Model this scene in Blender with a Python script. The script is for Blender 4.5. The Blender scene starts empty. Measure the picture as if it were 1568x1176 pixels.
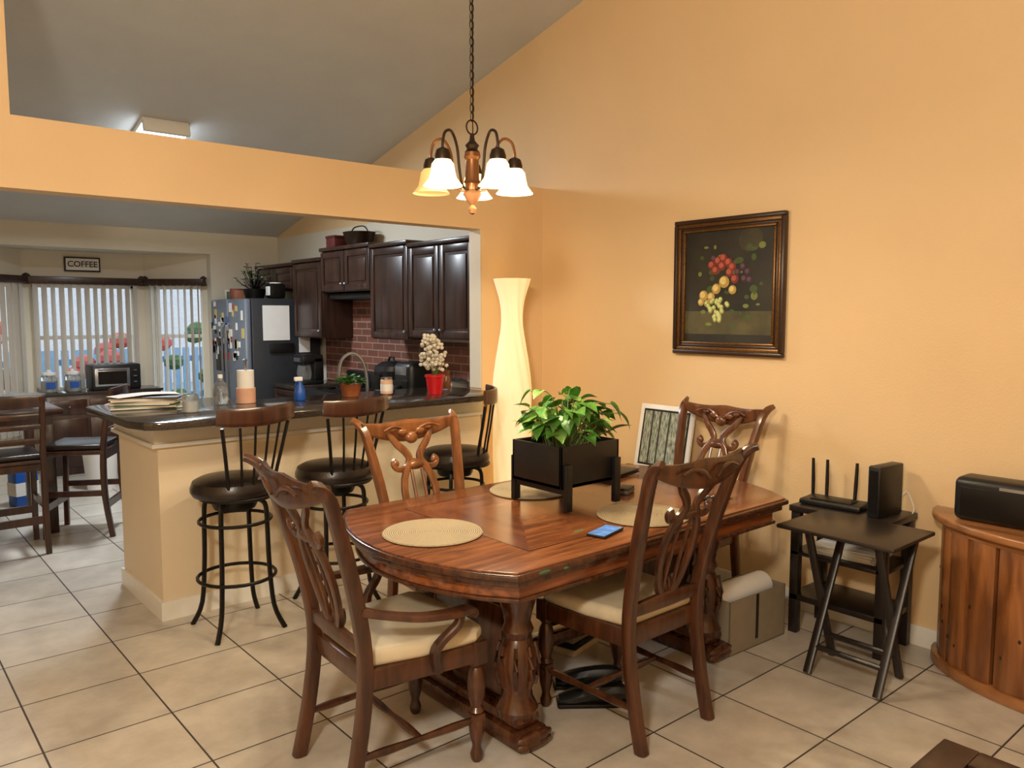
import bpy, bmesh, math, random
from mathutils import Vector, Matrix
random.seed(7)
pi=math.pi
S=bpy.context.scene
# ---------------------------------------------------------------- materials
def lin(c):
    return tuple(((x/255)/12.92 if x/255<=0.04045 else ((x/255+0.055)/1.055)**2.4) for x in c)+(1,)
def newmat(name):
    m=bpy.data.materials.new(name); m.use_nodes=True
    nt=m.node_tree; p=nt.nodes['Principled BSDF']; return m,nt,p
def M(name,c,rough=.5,metal=0,var=.08,nscale=12,emit=None,es=0,alpha=1,trans=0,bump=0,bscale=60,coat=0):
    m,nt,p=newmat(name); c=lin(c)
    tc=nt.nodes.new('ShaderNodeTexCoord'); n=nt.nodes.new('ShaderNodeTexNoise'); n.inputs['Scale'].default_value=nscale
    n.inputs['Detail'].default_value=3
    nt.links.new(tc.outputs['Object'],n.inputs['Vector'])
    r=nt.nodes.new('ShaderNodeValToRGB')
    r.color_ramp.elements[0].position=.3; r.color_ramp.elements[1].position=.7
    r.color_ramp.elements[0].color=tuple(x*(1-var) for x in c[:3])+(1,)
    r.color_ramp.elements[1].color=tuple(min(1,x*(1+var)) for x in c[:3])+(1,)
    nt.links.new(n.outputs['Fac'],r.inputs['Fac']); nt.links.new(r.outputs['Color'],p.inputs['Base Color'])
    p.inputs['Roughness'].default_value=rough; p.inputs['Metallic'].default_value=metal
    p.inputs['Transmission Weight'].default_value=trans; p.inputs['Coat Weight'].default_value=coat
    p.inputs['Alpha'].default_value=alpha
    if emit:
        p.inputs['Emission Color'].default_value=lin(emit); p.inputs['Emission Strength'].default_value=es
    if bump:
        n2=nt.nodes.new('ShaderNodeTexNoise'); n2.inputs['Scale'].default_value=bscale; n2.inputs['Detail'].default_value=4
        nt.links.new(tc.outputs['Object'],n2.inputs['Vector'])
        b=nt.nodes.new('ShaderNodeBump'); b.inputs['Strength'].default_value=bump; b.inputs['Distance'].default_value=.004
        nt.links.new(n2.outputs['Fac'],b.inputs['Height']); nt.links.new(b.outputs['Normal'],p.inputs['Normal'])
    return m
def wood(name,c1,c2,axis='Z',scale=9,rough=.3,coat=.2,rot=0,stretch=.12):
    m,nt,p=newmat(name)
    tc=nt.nodes.new('ShaderNodeTexCoord'); mp=nt.nodes.new('ShaderNodeMapping')
    sc=[1,1,1]; sc['XYZ'.index(axis)]=stretch
    mp.inputs['Scale'].default_value=sc; mp.inputs['Rotation'].default_value=(0,0,rot)
    nt.links.new(tc.outputs['Object'],mp.inputs['Vector'])
    n=nt.nodes.new('ShaderNodeTexNoise'); n.inputs['Scale'].default_value=scale*3; n.inputs['Detail'].default_value=6
    n.inputs['Distortion'].default_value=.6
    nt.links.new(mp.outputs['Vector'],n.inputs['Vector'])
    r=nt.nodes.new('ShaderNodeValToRGB'); r.color_ramp.elements[0].position=.35; r.color_ramp.elements[1].position=.65
    r.color_ramp.elements[0].color=lin(c1); r.color_ramp.elements[1].color=lin(c2)
    nt.links.new(n.outputs['Fac'],r.inputs['Fac']); nt.links.new(r.outputs['Color'],p.inputs['Base Color'])
    p.inputs['Roughness'].default_value=rough; p.inputs['Coat Weight'].default_value=coat; p.inputs['Coat Roughness'].default_value=.2
    return m
def floor_mat():
    m,nt,p=newmat('floor_tile'); N=nt.nodes; L=nt.links
    g=N.new('ShaderNodeNewGeometry'); s=N.new('ShaderNodeSeparateXYZ'); L.new(g.outputs['Position'],s.inputs[0])
    def math_(op,a,b=None,v=None):
        n=N.new('ShaderNodeMath'); n.operation=op
        if hasattr(a,'links'): L.new(a,n.inputs[0])
        else: n.inputs[0].default_value=a
        if b is not None:
            if hasattr(b,'links'): L.new(b,n.inputs[1])
            else: n.inputs[1].default_value=b
        return n.outputs[0]
    T=.452
    ax=math_('SUBTRACT',s.outputs['X'],.940); ay=math_('SUBTRACT',s.outputs['Y'],3.66)
    dx=math_('PINGPONG',ax,T/2); dy=math_('PINGPONG',ay,T/2)
    d=math_('MINIMUM',dx,dy); gr=math_('LESS_THAN',d,.0036)
    ix=math_('FLOOR',math_('DIVIDE',ax,T)); iy=math_('FLOOR',math_('DIVIDE',ay,T))
    cb=N.new('ShaderNodeCombineXYZ'); L.new(ix,cb.inputs[0]); L.new(iy,cb.inputs[1])
    wn=N.new('ShaderNodeTexWhiteNoise'); L.new(cb.outputs[0],wn.inputs['Vector'])
    n=N.new('ShaderNodeTexNoise'); n.inputs['Scale'].default_value=4; n.inputs['Detail'].default_value=9; n.inputs['Roughness'].default_value=.65
    L.new(g.outputs['Position'],n.inputs['Vector'])
    f=math_('ADD',math_('MULTIPLY',n.outputs['Fac'],.85),math_('MULTIPLY',wn.outputs['Value'],.15))
    r=N.new('ShaderNodeValToRGB'); r.color_ramp.elements[0].position=.3; r.color_ramp.elements[1].position=.75
    r.color_ramp.elements[0].color=lin((174,164,150)); r.color_ramp.elements[1].color=lin((220,210,196))
    L.new(f,r.inputs['Fac'])
    mx=N.new('ShaderNodeMix'); mx.data_type='RGBA'; L.new(gr,mx.inputs['Factor']); L.new(r.outputs['Color'],mx.inputs['A'])
    mx.inputs['B'].default_value=lin((66,56,48)); L.new(mx.outputs['Result'],p.inputs['Base Color'])
    rr=math_('ADD',math_('MULTIPLY',gr,.5),.28); L.new(rr,p.inputs['Roughness'])
    b=N.new('ShaderNodeBump'); b.inputs['Strength'].default_value=.4; b.inputs['Distance'].default_value=.002
    L.new(math_('SUBTRACT',1.0,gr),b.inputs['Height']); L.new(b.outputs['Normal'],p.inputs['Normal'])
    return m
def brick_mat():
    m,nt,p=newmat('brick_backsplash'); N=nt.nodes; L=nt.links
    g=N.new('ShaderNodeNewGeometry'); s=N.new('ShaderNodeSeparateXYZ'); L.new(g.outputs['Position'],s.inputs[0])
    cb=N.new('ShaderNodeCombineXYZ'); L.new(s.outputs['Y'],cb.inputs[0]); L.new(s.outputs['Z'],cb.inputs[1])
    b=N.new('ShaderNodeTexBrick'); L.new(cb.outputs[0],b.inputs['Vector'])
    b.inputs['Scale'].default_value=1; b.inputs['Brick Width'].default_value=.2; b.inputs['Row Height'].default_value=.066
    b.inputs['Mortar Size'].default_value=.005
    b.inputs['Color1'].default_value=lin((132,78,62)); b.inputs['Color2'].default_value=lin((100,62,52)); b.inputs['Mortar'].default_value=lin((150,130,112))
    L.new(b.outputs['Color'],p.inputs['Base Color']); p.inputs['Roughness'].default_value=.6
    return m
def ring_mat(name,c1,c2,scale):
    m,nt,p=newmat(name); N=nt.nodes; L=nt.links
    tc=N.new('ShaderNodeTexCoord'); w=N.new('ShaderNodeTexWave'); w.wave_type='RINGS'; w.rings_direction='Z'
    w.inputs['Scale'].default_value=scale; w.inputs['Distortion'].default_value=1.0; w.inputs['Detail Scale'].default_value=8
    L.new(tc.outputs['Object'],w.inputs['Vector'])
    r=N.new('ShaderNodeValToRGB'); r.color_ramp.elements[0].color=lin(c1); r.color_ramp.elements[1].color=lin(c2)
    L.new(w.outputs['Fac'],r.inputs['Fac']); L.new(r.outputs['Color'],p.inputs['Base Color']); p.inputs['Roughness'].default_value=.8
    b=N.new('ShaderNodeBump'); b.inputs['Distance'].default_value=.003; L.new(w.outputs['Fac'],b.inputs['Height']); L.new(b.outputs['Normal'],p.inputs['Normal'])
    return m
WALL=M('orange_wall_paint',(228,196,150),.6,var=.02,nscale=2,bump=.25,bscale=90)
WALLC=M('cream_wall_paint',(222,214,196),.6,var=.02,nscale=2,bump=.25,bscale=90)
WALLP=M('peach_wall_paint',(226,208,178),.6,var=.02,nscale=2,bump=.25,bscale=90)
CEIL=M('grey_ceiling_texture',(204,204,200),.85,var=.03,nscale=3,bump=.5,bscale=120)
TRIM=M('white_trim_paint',(234,230,220),.4,var=.01)
FLOOR=floor_mat(); BRICK=brick_mat()
CHW=wood('chair_wood',(52,28,16),(86,49,28),'Z',8,.28,.3)
CHW2=wood('chair_wood_light',(100,59,32),(138,86,49),'Z',8,.28,.3)
CHW3=wood('chair_wood_mid',(78,44,26),(112,68,40),'Z',8,.28,.3)
TBX=wood('table_wood_x',(98,52,28),(148,88,50),'X',10,.2,.35)
TBY=wood('table_wood_y',(88,46,24),(132,76,42),'Y',10,.2,.35)
TBD=wood('table_wood_dark',(56,29,16),(86,48,26),'Z',10,.25,.3)
ESP=wood('espresso_cabinet_wood',(38,22,17),(62,38,29),'Z',6,.35,.2)
DKW=wood('dark_bar_wood',(42,22,16),(72,40,27),'Z',6,.3,.3)
PINE=wood('pine_plank',(104,60,28),(158,100,54),'Z',5,.35,.3)
PINT=wood('pine_top',(128,82,44),(166,112,68),'Y',5,.3,.3)
BLKW=M('black_brown_laminate',(34,27,24),.35)
BLK=M('black_plastic',(18,18,19),.4)
BLKM=M('black_metal',(30,28,26),.4,.6)
LEA=M('black_leather',(30,23,21),.28,bump=.2,bscale=120)
CREAM=M('cream_upholstery',(206,192,164),.35,bump=.15,bscale=60)
GRAN=M('dark_granite',(52,44,38),.12,var=.5,nscale=140)
STEEL=M('stainless_steel',(170,172,178),.28,.9,var=.04)
FSTL=M('fridge_stainless',(128,138,152),.3,.35,var=.04)
DKST=M('fridge_side_black',(46,49,54),.35)
BRONZE=M('chandelier_bronze',(146,100,66),.34,.8)
DBRZ=M('dark_bronze',(62,49,38),.4,.8)
GOLD=M('gilt_frame',(104,72,36),.35,.6,var=.3,nscale=60)
FRMD=M('frame_dark_wood',(48,28,17),.35)
WHITE=M('white_paper',(232,230,226),.7,var=.02)
WHITEP=M('white_ceramic',(238,236,232),.3,var=.01)
GLASS=M('clear_glass',(235,242,244),.05,trans=.9)
GREEN=M('pothos_leaf',(74,128,46),.35,var=.35,nscale=25)
GREEN2=M('pothos_leaf_pale',(126,172,80),.35,var=.25,nscale=25)
GRND=M('herb_leaf',(60,110,40),.5,var=.3)
STEM=M('plant_stem',(90,110,50),.5)
SOIL=M('potting_soil',(40,28,20),.9)
RED=M('red_glaze',(186,24,30),.3)
BLUE=M('blue_plastic',(30,84,170),.35)
CARD=M('grey_cardboard',(138,126,106),.8)
SHADE=M('chandelier_glass_lit',(255,236,190),.4,emit=(255,228,165),es=2.6)
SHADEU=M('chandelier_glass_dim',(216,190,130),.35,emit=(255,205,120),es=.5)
BULB=M('bulb_glow',(255,255,255),.4,emit=(255,232,180),es=30)
PAPERL=M('paper_lamp',(230,224,204),.8,var=.02,emit=(255,206,130),es=.6,bump=.4,bscale=30)
WICK=ring_mat('woven_placemat',(148,128,96),(208,190,154),38)
BASK=M('wicker_basket',(150,84,42),.7,bump=.5,bscale=80,var=.3)
DIFF=M('fluorescent_diffuser',(255,255,255),.5,emit=(225,240,255),es=9)
SLAT=M('blind_slat',(206,196,182),.6,var=.03)
GRNP=M('green_paint_smudge',(60,112,76),.5)

# ---------------------------------------------------------------- builder
def catm(pts,k,closed=False):
    if k<=1: return pts
    n=len(pts); out=[]
    rng=range(n) if closed else range(n-1)
    for i in rng:
        g=lambda j: pts[j%n] if closed else pts[max(0,min(n-1,j))]
        p0,p1,p2,p3=g(i-1),g(i),g(i+1),g(i+2)
        for s in range(k):
            t=s/k
            out.append(tuple(.5*((2*b)+(-a+c)*t+(2*a-5*b+4*c-d)*t*t+(-a+3*b-3*c+d)*t**3) for a,b,c,d in zip(p0,p1,p2,p3)))
    if not closed: out.append(pts[-1])
    return out
class B:
    def __init__(s,name): s.name=name; s.bm=bmesh.new(); s.mats=[]; s.M=Matrix.Identity(4)
    def mi(s,m):
        if m not in s.mats: s.mats.append(m)
        return s.mats.index(m)
    def geom(s,vs,fs,mat):
        i=s.mi(mat); bv=[s.bm.verts.new(s.M@Vector(v)) for v in vs]
        for f in fs:
            try: F=s.bm.faces.new([bv[j] for j in f]); F.material_index=i
            except ValueError: pass
    def merge(s,t,mat):
        t.verts.index_update()
        s.geom([v.co.copy() for v in t.verts],[[v.index for v in f.verts] for f in t.faces],mat); t.free()
    def box(s,lo,hi,mat,bev=0,rot=None,seg=2):
        t=bmesh.new(); bmesh.ops.create_cube(t,size=1)
        c=[(a+b)/2 for a,b in zip(lo,hi)]; d=[abs(b-a) for a,b in zip(lo,hi)]
        for v in t.verts: v.co=Vector((v.co.x*d[0],v.co.y*d[1],v.co.z*d[2]))
        if bev: bmesh.ops.bevel(t,geom=t.edges[:],offset=min(bev,min(d)*.45),segments=seg,affect='EDGES',profile=.5)
        R=rot.to_4x4() if rot else Matrix.Identity(4)
        for v in t.verts: v.co=(R@v.co)+Vector(c)
        s.merge(t,mat)
    def prism(s,out,z0,z1,mat,bev=0,seg=2):
        t=bmesh.new(); vs=[t.verts.new((x,y,z0)) for x,y in out]; f=t.faces.new(vs)
        r=bmesh.ops.extrude_face_region(t,geom=[f])
        for v in [g for g in r['geom'] if isinstance(g,bmesh.types.BMVert)]: v.co.z=z1
        bmesh.ops.recalc_face_normals(t,faces=t.faces[:])
        if bev:
            ed=[e for e in t.edges if abs(e.verts[0].co.z-e.verts[1].co.z)<1e-6]
            bmesh.ops.bevel(t,geom=ed,offset=bev,segments=seg,affect='EDGES',profile=.5)
        s.merge(t,mat)
    def lathe(s,prof,mat,c=(0,0,0),seg=20,sx=1,sy=1):
        vs=[];fs=[];n=len(prof)
        for r,z in prof:
            for i in range(seg):
                a=2*pi*i/seg; vs.append((c[0]+r*math.cos(a)*sx,c[1]+r*math.sin(a)*sy,c[2]+z))
        for j in range(n-1):
            for i in range(seg):
                k=(i+1)%seg; fs.append([j*seg+i,j*seg+k,(j+1)*seg+k,(j+1)*seg+i])
        if prof[0][0]>1e-4: fs.append(list(range(seg))[::-1])
        if prof[-1][0]>1e-4: fs.append([(n-1)*seg+i for i in range(seg)])
        s.geom(vs,fs,mat)
    def shell(s,prof,mat,c=(0,0,0),seg=24,flut=0,nfl=0):
        vs=[];fs=[];n=len(prof)
        for r,z in prof:
            for i in range(seg):
                a=2*pi*i/seg; rr=r*(1+flut*math.cos(nfl*a)); vs.append((c[0]+rr*math.cos(a),c[1]+rr*math.sin(a),c[2]+z))
        for j in range(n-1):
            for i in range(seg):
                k=(i+1)%seg; fs.append([j*seg+i,j*seg+k,(j+1)*seg+k,(j+1)*seg+i])
        s.geom(vs,fs,mat)
    def sweep(s,pts,mat,up=(0,0,1),n=8,k=1,sq=False,closed=False):
        pts=[tuple(p)+((p[3],) if len(p)==4 else ()) for p in pts]
        pts=catm(pts,k,closed); up=Vector(up); m=len(pts); vs=[];fs=[]
        for i,p in enumerate(pts):
            a=Vector(pts[(i-1)%m if closed else max(0,i-1)][:3]); b=Vector(pts[(i+1)%m if closed else min(m-1,i+1)][:3])
            t=(b-a).normalized(); sd=t.cross(up)
            if sd.length<1e-3: sd=t.cross(Vector((1,0,0))) if abs(t.x)<.9 else t.cross(Vector((0,1,0)))
            sd.normalize(); nn=sd.cross(t)
            for j in range(n):
                an=2*pi*(j+.5)/n; ca,sa=math.cos(an),math.sin(an)
                if sq: ca=math.copysign(abs(ca)**.45,ca); sa=math.copysign(abs(sa)**.45,sa)
                vs.append(Vector(p[:3])+sd*ca*p[3]*.5+nn*sa*p[4]*.5)
        for i in range(m if closed else m-1):
            i2=(i+1)%m
            for j in range(n): fs.append([i*n+j,i*n+(j+1)%n,i2*n+(j+1)%n,i2*n+j])
        if not closed: fs.append(list(range(n))[::-1]); fs.append([(m-1)*n+j for j in range(n)])
        s.geom(vs,fs,mat)
    def ell(s,c,r,mat,u=12,v=8):
        t=bmesh.new(); bmesh.ops.create_uvsphere(t,u_segments=u,v_segments=v,radius=1)
        for x in t.verts: x.co=Vector((x.co.x*r[0]+c[0],x.co.y*r[1]+c[1],x.co.z*r[2]+c[2]))
        s.merge(t,mat)
    def leaf(s,p,az,pitch,size,mat,roll=0):
        h=[(0,0),(.26,-.1),(.44,.08),(.46,.32),(.34,.6),(.14,.86),(0,1.08)]
        mid=[0,.02,.15,.35,.6,.86,1.08]
        old=s.M
        s.M=old@Matrix.Translation(p)@Matrix.Rotation(az,4,'Z')@Matrix.Rotation(pitch,4,'X')@Matrix.Rotation(roll,4,'Y')@Matrix.Scale(size,4)
        z=lambda y:-.3*y*y
        vs=[(0,y,z(y)) for y in mid]; n=len(vs)
        for sg in (1,-1): vs+=[(sg*x,y,z(y)+.3*abs(x)) for x,y in h]
        fs=[]
        for q in range(2):
            o=n*(q+1)
            for i in range(n-1): fs.append([i,i+1,o+i+1,o+i] if q else [i,o+i,o+i+1,i+1])
        s.geom(vs,fs,mat); s.M=old
    def done(s,loc=(0,0,0),rz=0,smooth=True,parent=None):
        s.bm.normal_update()
        if smooth:
            for f in s.bm.faces: f.smooth=True
            for e in s.bm.edges:
                if len(e.link_faces)==2 and e.calc_face_angle(0)>.6: e.smooth=False
        me=bpy.data.meshes.new(s.name); s.bm.to_mesh(me); s.bm.free()
        for m in s.mats: me.materials.append(m)
        o=bpy.data.objects.new(s.name,me); S.collection.objects.link(o); o.location=loc; o.rotation_euler=(0,0,rz)
        if parent: o.parent=parent
        return o
def light(name,typ,loc,e,col,parent=None,**k):
    l=bpy.data.lights.new(name,typ); l.energy=e; l.color=col
    for a,v in k.items(): setattr(l,a,v)
    o=bpy.data.objects.new(name,l); S.collection.objects.link(o); o.location=loc
    if parent: o.parent=parent
    return o
def simple_box(name,lo,hi,mat,bev=0):
    b=B(name); b.box(lo,hi,mat,bev); return b.done()

XW=3.9; YH=4.23; YK=8.7
cz=lambda y: 3.67-.247*(y-3.83)
# ---------------------------------------------------------------- room shell
simple_box('floor',(-2.6,-2.6,-.1),(4.0,9.5,0),FLOOR)
b=B('ceiling'); prof=[(-2.7,cz(.5)-.247*3.2),(.5,cz(.5)),(9.6,cz(9.6))]
vs=[]
for x in (-2.7,4.1):
    for y,z in prof: vs.append((x,y,z))
    for y,z in prof[::-1]: vs.append((x,y,z+.12))
b.geom(vs,[[0,1,4,5],[1,2,3,4],[6,11,10,7],[7,10,9,8],[0,6,7,1],[1,7,8,2],[5,4,10,11],[4,3,9,10],[0,5,11,6],[2,8,9,3]],CEIL)
bmesh.ops.recalc_face_normals(b.bm,faces=b.bm.faces[:]); b.done(smooth=False)
b=B('wall_right'); b.box((XW,-2.6,0),(XW+.1,4.3,4.6),WALL); b.box((XW,4.3,2.45),(XW+.1,8.9,3.8),WALL); b.box((XW,4.3,0),(XW+.1,8.9,2.45),WALLC); b.done(smooth=False)
simple_box('wall_left',(-2.6,-2.6,0),(-2.5,8.9,4.6),WALL)
simple_box('wall_rear',(-2.6,-2.7,0),(4.0,-2.6,4.6),WALL)
b=B('wall_header')
b.box((-2.5,YH,2.165),(XW,YH+.13,2.49),WALL)
b.box((3.34,YH,0),(XW,YH+.13,2.165),WALL)
b.box((-2.5,YH,0),(-.6,YH+.13,2.165),WALL)
b.box((-2.5,YH,2.49),(.65,YH+.13,3.8),WALL)
b.box((3.334,YH+.004,1.09),(3.342,YH+.126,2.165),WALLC)
b.done(smooth=False)
b=B('wall_kitchen'); b.box((3.13,YK,0),(XW,YK+.12,2.6),WALLC); b.box((-2.5,YK,0),(.92,YK+.12,2.6),WALLC)
b.box((.92,YK,2.24),(3.13,YK+.12,2.6),WALLC); b.done(smooth=False)
b=B('ceiling_bay'); b.prism([(.92,YK+.12),(3.13,YK+.12),(3.2,YK+.1),(2.62,9.4),(1.43,9.4),(.85,YK+.1)],2.24,2.34,WALLC); b.done(smooth=False)
def baywall(name,wname,p0,p1,wx0,wx1,wz0=.80,wz1=1.9,ang=44):
    p0=Vector(p0);p1=Vector(p1); L=(p1-p0).length; a=math.atan2(p1.y-p0.y,p1.x-p0.x)
    b=B(name); H=2.24
    b.box((0,0,0),(wx0,.1,H),WALLC); b.box((wx1,0,0),(L,.1,H),WALLC); b.box((wx0,0,0),(wx1,.1,wz0),WALLC); b.box((wx0,0,wz1),(wx1,.1,H),WALLC)
    b.done((p0.x,p0.y,0),a,False)
    b=B(wname)
    f=.035
    for lo,hi in (((wx0,.04,wz0),(wx0+f,.09,wz1)),((wx1-f,.04,wz0),(wx1,.09,wz1)),((wx0,.04,wz0),(wx1,.09,wz0+f)),((wx0,.04,wz1-f),(wx1,.09,wz1)),((wx0,.05,1.33),(wx1,.08,1.37))): b.box(lo,hi,TRIM,.004)
    b.box((wx0-.02,-.02,wz0-.03),(wx1+.02,.04,wz0),TRIM,.004)
    b.done((p0.x,p0.y,0),a)
    b=B('vertical_blinds')
    n=int((wx1-wx0+.06)/.075)
    for i in range(n):
        x=wx0-.02+(i+.5)*(wx1-wx0+.04)/n
        b.box((x-.036,-.071,wz0-.06),(x+.036,-.069,wz1+.01),SLAT,rot=Matrix.Rotation(math.radians(ang+random.uniform(-10,10)),3,'Z'))
    b.box((wx0-.05,-.1,wz1+.0),(wx1+.05,-.02,wz1+.075),ESP,.006)
    for x in (wx0-.05,wx1+.05): b.lathe([(.03,0),(.036,.03),(.02,.06),(.035,.09),(.01,.11)],ESP,(x,-.07,wz1-.005),12)
    b.done((p0.x,p0.y,0),a)
C0=(.92,YK+.12);C1=(1.45,9.28);C2=(2.6,9.28);C3=(3.13,YK+.12)
baywall('wall_bay','window_1',C1,C2,.08,1.06)
baywall('wall_bay_right','window_2',C2,C3,.10,.64,.45,ang=92)
baywall('wall_bay_left','window_3',C0,C1,.10,.62,.45,ang=10)
# exterior
b=B('exterior_ground'); b.box((-12,9.5,-.35),(16,40,-.25),M('outdoor_paving',(150,152,152),.9)); b.done()
HG=M('hedge_leaves',(70,96,58),.8,var=.5,nscale=30,bump=1,bscale=30); HR=M('red_blossom',(176,84,78),.8)
b=B('garden_shrub')
for i in range(150):
    x=random.uniform(-1.5,5.8); h=.3+1.6*abs(math.sin(x*1.3)); z=random.uniform(-.25,h)
    b.ell((x,random.uniform(12.4,13.2),z),(.16,.16,.13),HR if (i%5 and z>.6) else HG,8,5)
b.done()
b=B('garden_fence'); fc=M('fence_blue_grey',(130,160,186),.7)
for i in range(60): b.box((-3+i*.16,14.5,-.25),(-3+i*.16+.11,14.54,1.0),fc)
b.box((-3,14.54,.1),(6.6,14.58,.2),fc); b.box((-3,14.54,.75),(6.6,14.58,.85),fc); b.done()
b=B('neighbour_house'); hm=M('stucco_outside',(205,200,198),.9); b.box((-4,22,-.3),(9,26,3.0),hm); b.box((1,21.9,.7),(2.6,22,2.0),BLK)
b.prism([(-4.6,21.6),(9.6,21.6),(9.6,26.4),(-4.6,26.4)],3.0,3.2,M('roof_outside',(120,90,80),.9)); b.done(smooth=False)
b=B('baseboard_right'); b.box((XW-.015,-2.5,0),(XW,YH,.1),TRIM,.004); b.done()
b=B('baseboard_header'); b.box((3.34,YH-.015,0),(XW-.02,YH,.1),TRIM,.004); b.done()
# ---------------------------------------------------------------- peninsula
b=B('kitchen_peninsula')
b.prism([(1.22,4.23),(3.33,4.23),(3.33,4.62),(1.75,4.62),(1.75,4.96),(1.22,4.96)],0,1.04,WALLP)
b.box((1.75,4.62,.09),(3.26,4.98,.87),ESP)
b.prism([(1.205,4.215),(3.33,4.215),(3.33,4.23),(1.22,4.23),(1.22,4.975),(1.205,4.975)],.0,.1,TRIM)
b.prism([(1.20,4.21),(3.33,4.21),(3.33,4.23),(1.22,4.23),(1.22,4.98),(1.20,4.98)],.93,1.04,TRIM)
b.prism([(1.185,4.195),(3.33,4.195),(3.33,4.23),(1.22,4.23),(1.22,4.99),(1.185,4.99)],.915,.935,TRIM)
b.prism([(1.16,3.93),(3.1,3.93),(3.25,4.0),(3.33,4.12),(3.33,4.64),(1.80,4.64),(1.78,4.93),(1.10,4.95),(1.04,4.9),(1.05,4.12),(1.09,3.98)],1.04,1.08,GRAN,.008)
b.prism([(1.76,4.64),(3.28,4.64),(3.28,5.02),(1.76,5.02)],.87,.91,GRAN,.006)
b.box((2.3,4.72,.905),(2.9,4.98,.913),STEEL,.003)
b.done(smooth=True)
b=B('sink_faucet')
b.lathe([(.025,0),(.025,.03),(.014,.05)],STEEL,(0,0,0),14)
b.sweep([(0,0,.04,.022),(0,0,.24,.022),(-.03,0,.37,.022),(-.1,0,.42,.022),(-.17,0,.37,.022),(-.19,0,.26,.024)],STEEL,(0,1,0),8,4)
b.sweep([(0,.02,.06,.012),(.05,.03,.1,.012)],STEEL); b.done((2.72,4.70,.914),-.3)
# ---------------------------------------------------------------- cabinets on right wall
XC=XW-.003
def door(b,y0,y1,z0,z1,x,knob='r'):
    f=.055
    b.box((x-.02,y0,z0),(x,y0+f,z1),ESP,.004); b.box((x-.02,y1-f,z0),(x,y1,z1),ESP,.004)
    b.box((x-.02,y0+f,z0),(x,y1-f,z0+f),ESP,.004); b.box((x-.02,y0+f,z1-f),(x,y1-f,z1),ESP,.004)
    b.box((x-.008,y0+f,z0+f),(x,y1-f,z1-f),ESP); b.box((x-.017,y0+f+.025,z0+f+.025),(x-.006,y1-f-.025,z1-f-.025),ESP,.008)
    ky=y0+.03 if knob=='r' else y1-.03
    b.ell((x-.035,ky,z0+.06),(.013,.013,.013),STEEL,10,6)
b=B('upper_kitchen_cabinets'); xf=3.57
def cab(y0,y1,z0,z1,nd):
    b.box((xf,y0,z0),(XC,y1,z1),ESP,.003); b.box((xf-.035,y0,z1-.0),(XC,y1,z1+.035),ESP,.008)
    w=(y1-y0)/nd
    for i in range(nd): door(b,y0+i*w+.006,y0+(i+1)*w-.006,z0+.01,z1-.01,xf,'l' if (nd==2 and i==0) else 'r')
cab(4.60,5.46,1.40,2.13,2); cab(5.46,6.06,1.38,2.16,1); cab(6.06,6.975,1.80,2.18,2); cab(6.975,7.58,1.36,2.10,1); cab(7.58,8.5,1.84,2.08,2)
b.done()
b=B('base_kitchen_cabinets')
for y0,y1,nd in ((5.04,6.06,2),(6.97,7.55,1)):
    b.box((3.32,y0,.1),(XC,y1,.87),ESP); b.box((3.38,y0,0),(XC,y1,.1),BLK)
    w=(y1-y0)/nd
    for i in range(nd): door(b,y0+i*w+.006,y0+(i+1)*w-.006,.12,.86,3.32)
    b.box((3.29,y0,.87),(XC,y1,.91),GRAN,.006)
b.box((3.34,4.37,0),(XC,5.04,.87),ESP); b.box((3.34,4.37,.87),(XC,5.04,.91),GRAN,.006)
b.done()
b=B('trim_backsplash'); b.box((XW-.012,4.37,.912),(XW-.001,7.55,1.36),BRICK); b.box((XW-.012,6.07,1.36),(XW-.001,6.97,1.8),BRICK); b.done(smooth=False)
b=B('kitchen_range'); b.box((3.3,6.09,0),(XW-.02,6.94,.9),BLK,.01); b.box((3.28,6.12,.2),(3.3,6.91,.7),BLKM,.01); b.sweep([(3.24,6.16,.74,.025),(3.24,6.87,.74,.025)],STEEL)
b.box((3.78,6.09,.9),(3.87,6.94,1.05),BLK,.02)
for y in (6.28,6.72):
    for x in (3.45,3.68): b.lathe([(.09,0),(.09,.015),(.05,.02)],BLKM,(x,y,.9),16)
b.done()
b=B('range_hood'); b.box((3.62,6.09,1.73),(XW-.02,6.94,1.79),BLK,.015); b.done()
# fridge
b=B('refrigerator')
b.box((3.13,7.62,.0),(3.86,8.55,1.75),DKST,.012)
b.box((3.06,7.625,.06),(3.125,8.08,1.745),FSTL,.02); b.box((3.06,8.09,.06),(3.125,8.545,1.745),FSTL,.02)
for y in (8.03,8.14): b.sweep([(3.06,y,.7,.02),(3.02,y,.75,.022),(3.02,y,1.45,.022),(3.06,y,1.5,.02)],STEEL,(0,1,0))
b.box((3.055,8.2,1.0),(3.062,8.42,1.35),BLK,.01)
cols=[(230,230,230),(180,80,70),(90,110,150),(210,190,120),(236,232,220),(240,240,235),(40,40,40)]
cm=[M('magnet_%d'%i,c,.6) for i,c in enumerate(cols)]
for i in range(56):
    y=random.uniform(7.66,8.5); z=random.uniform(1.15,1.7); w=random.uniform(.015,.035); h=random.uniform(.02,.05)
    b.box((3.054,y-w,z-h),(3.0605,y+w,z+h),cm[i%7])
b.box((3.24,7.612,1.33),(3.52,7.619,1.68),WHITE); b.box((3.3,7.60,1.2),(3.56,7.619,1.3),BLK,.01)
b.box((3.62,7.613,1.2),(3.74,7.619,1.36),cm[0])
b.done()
b=B('wire_plant_basket')
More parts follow.
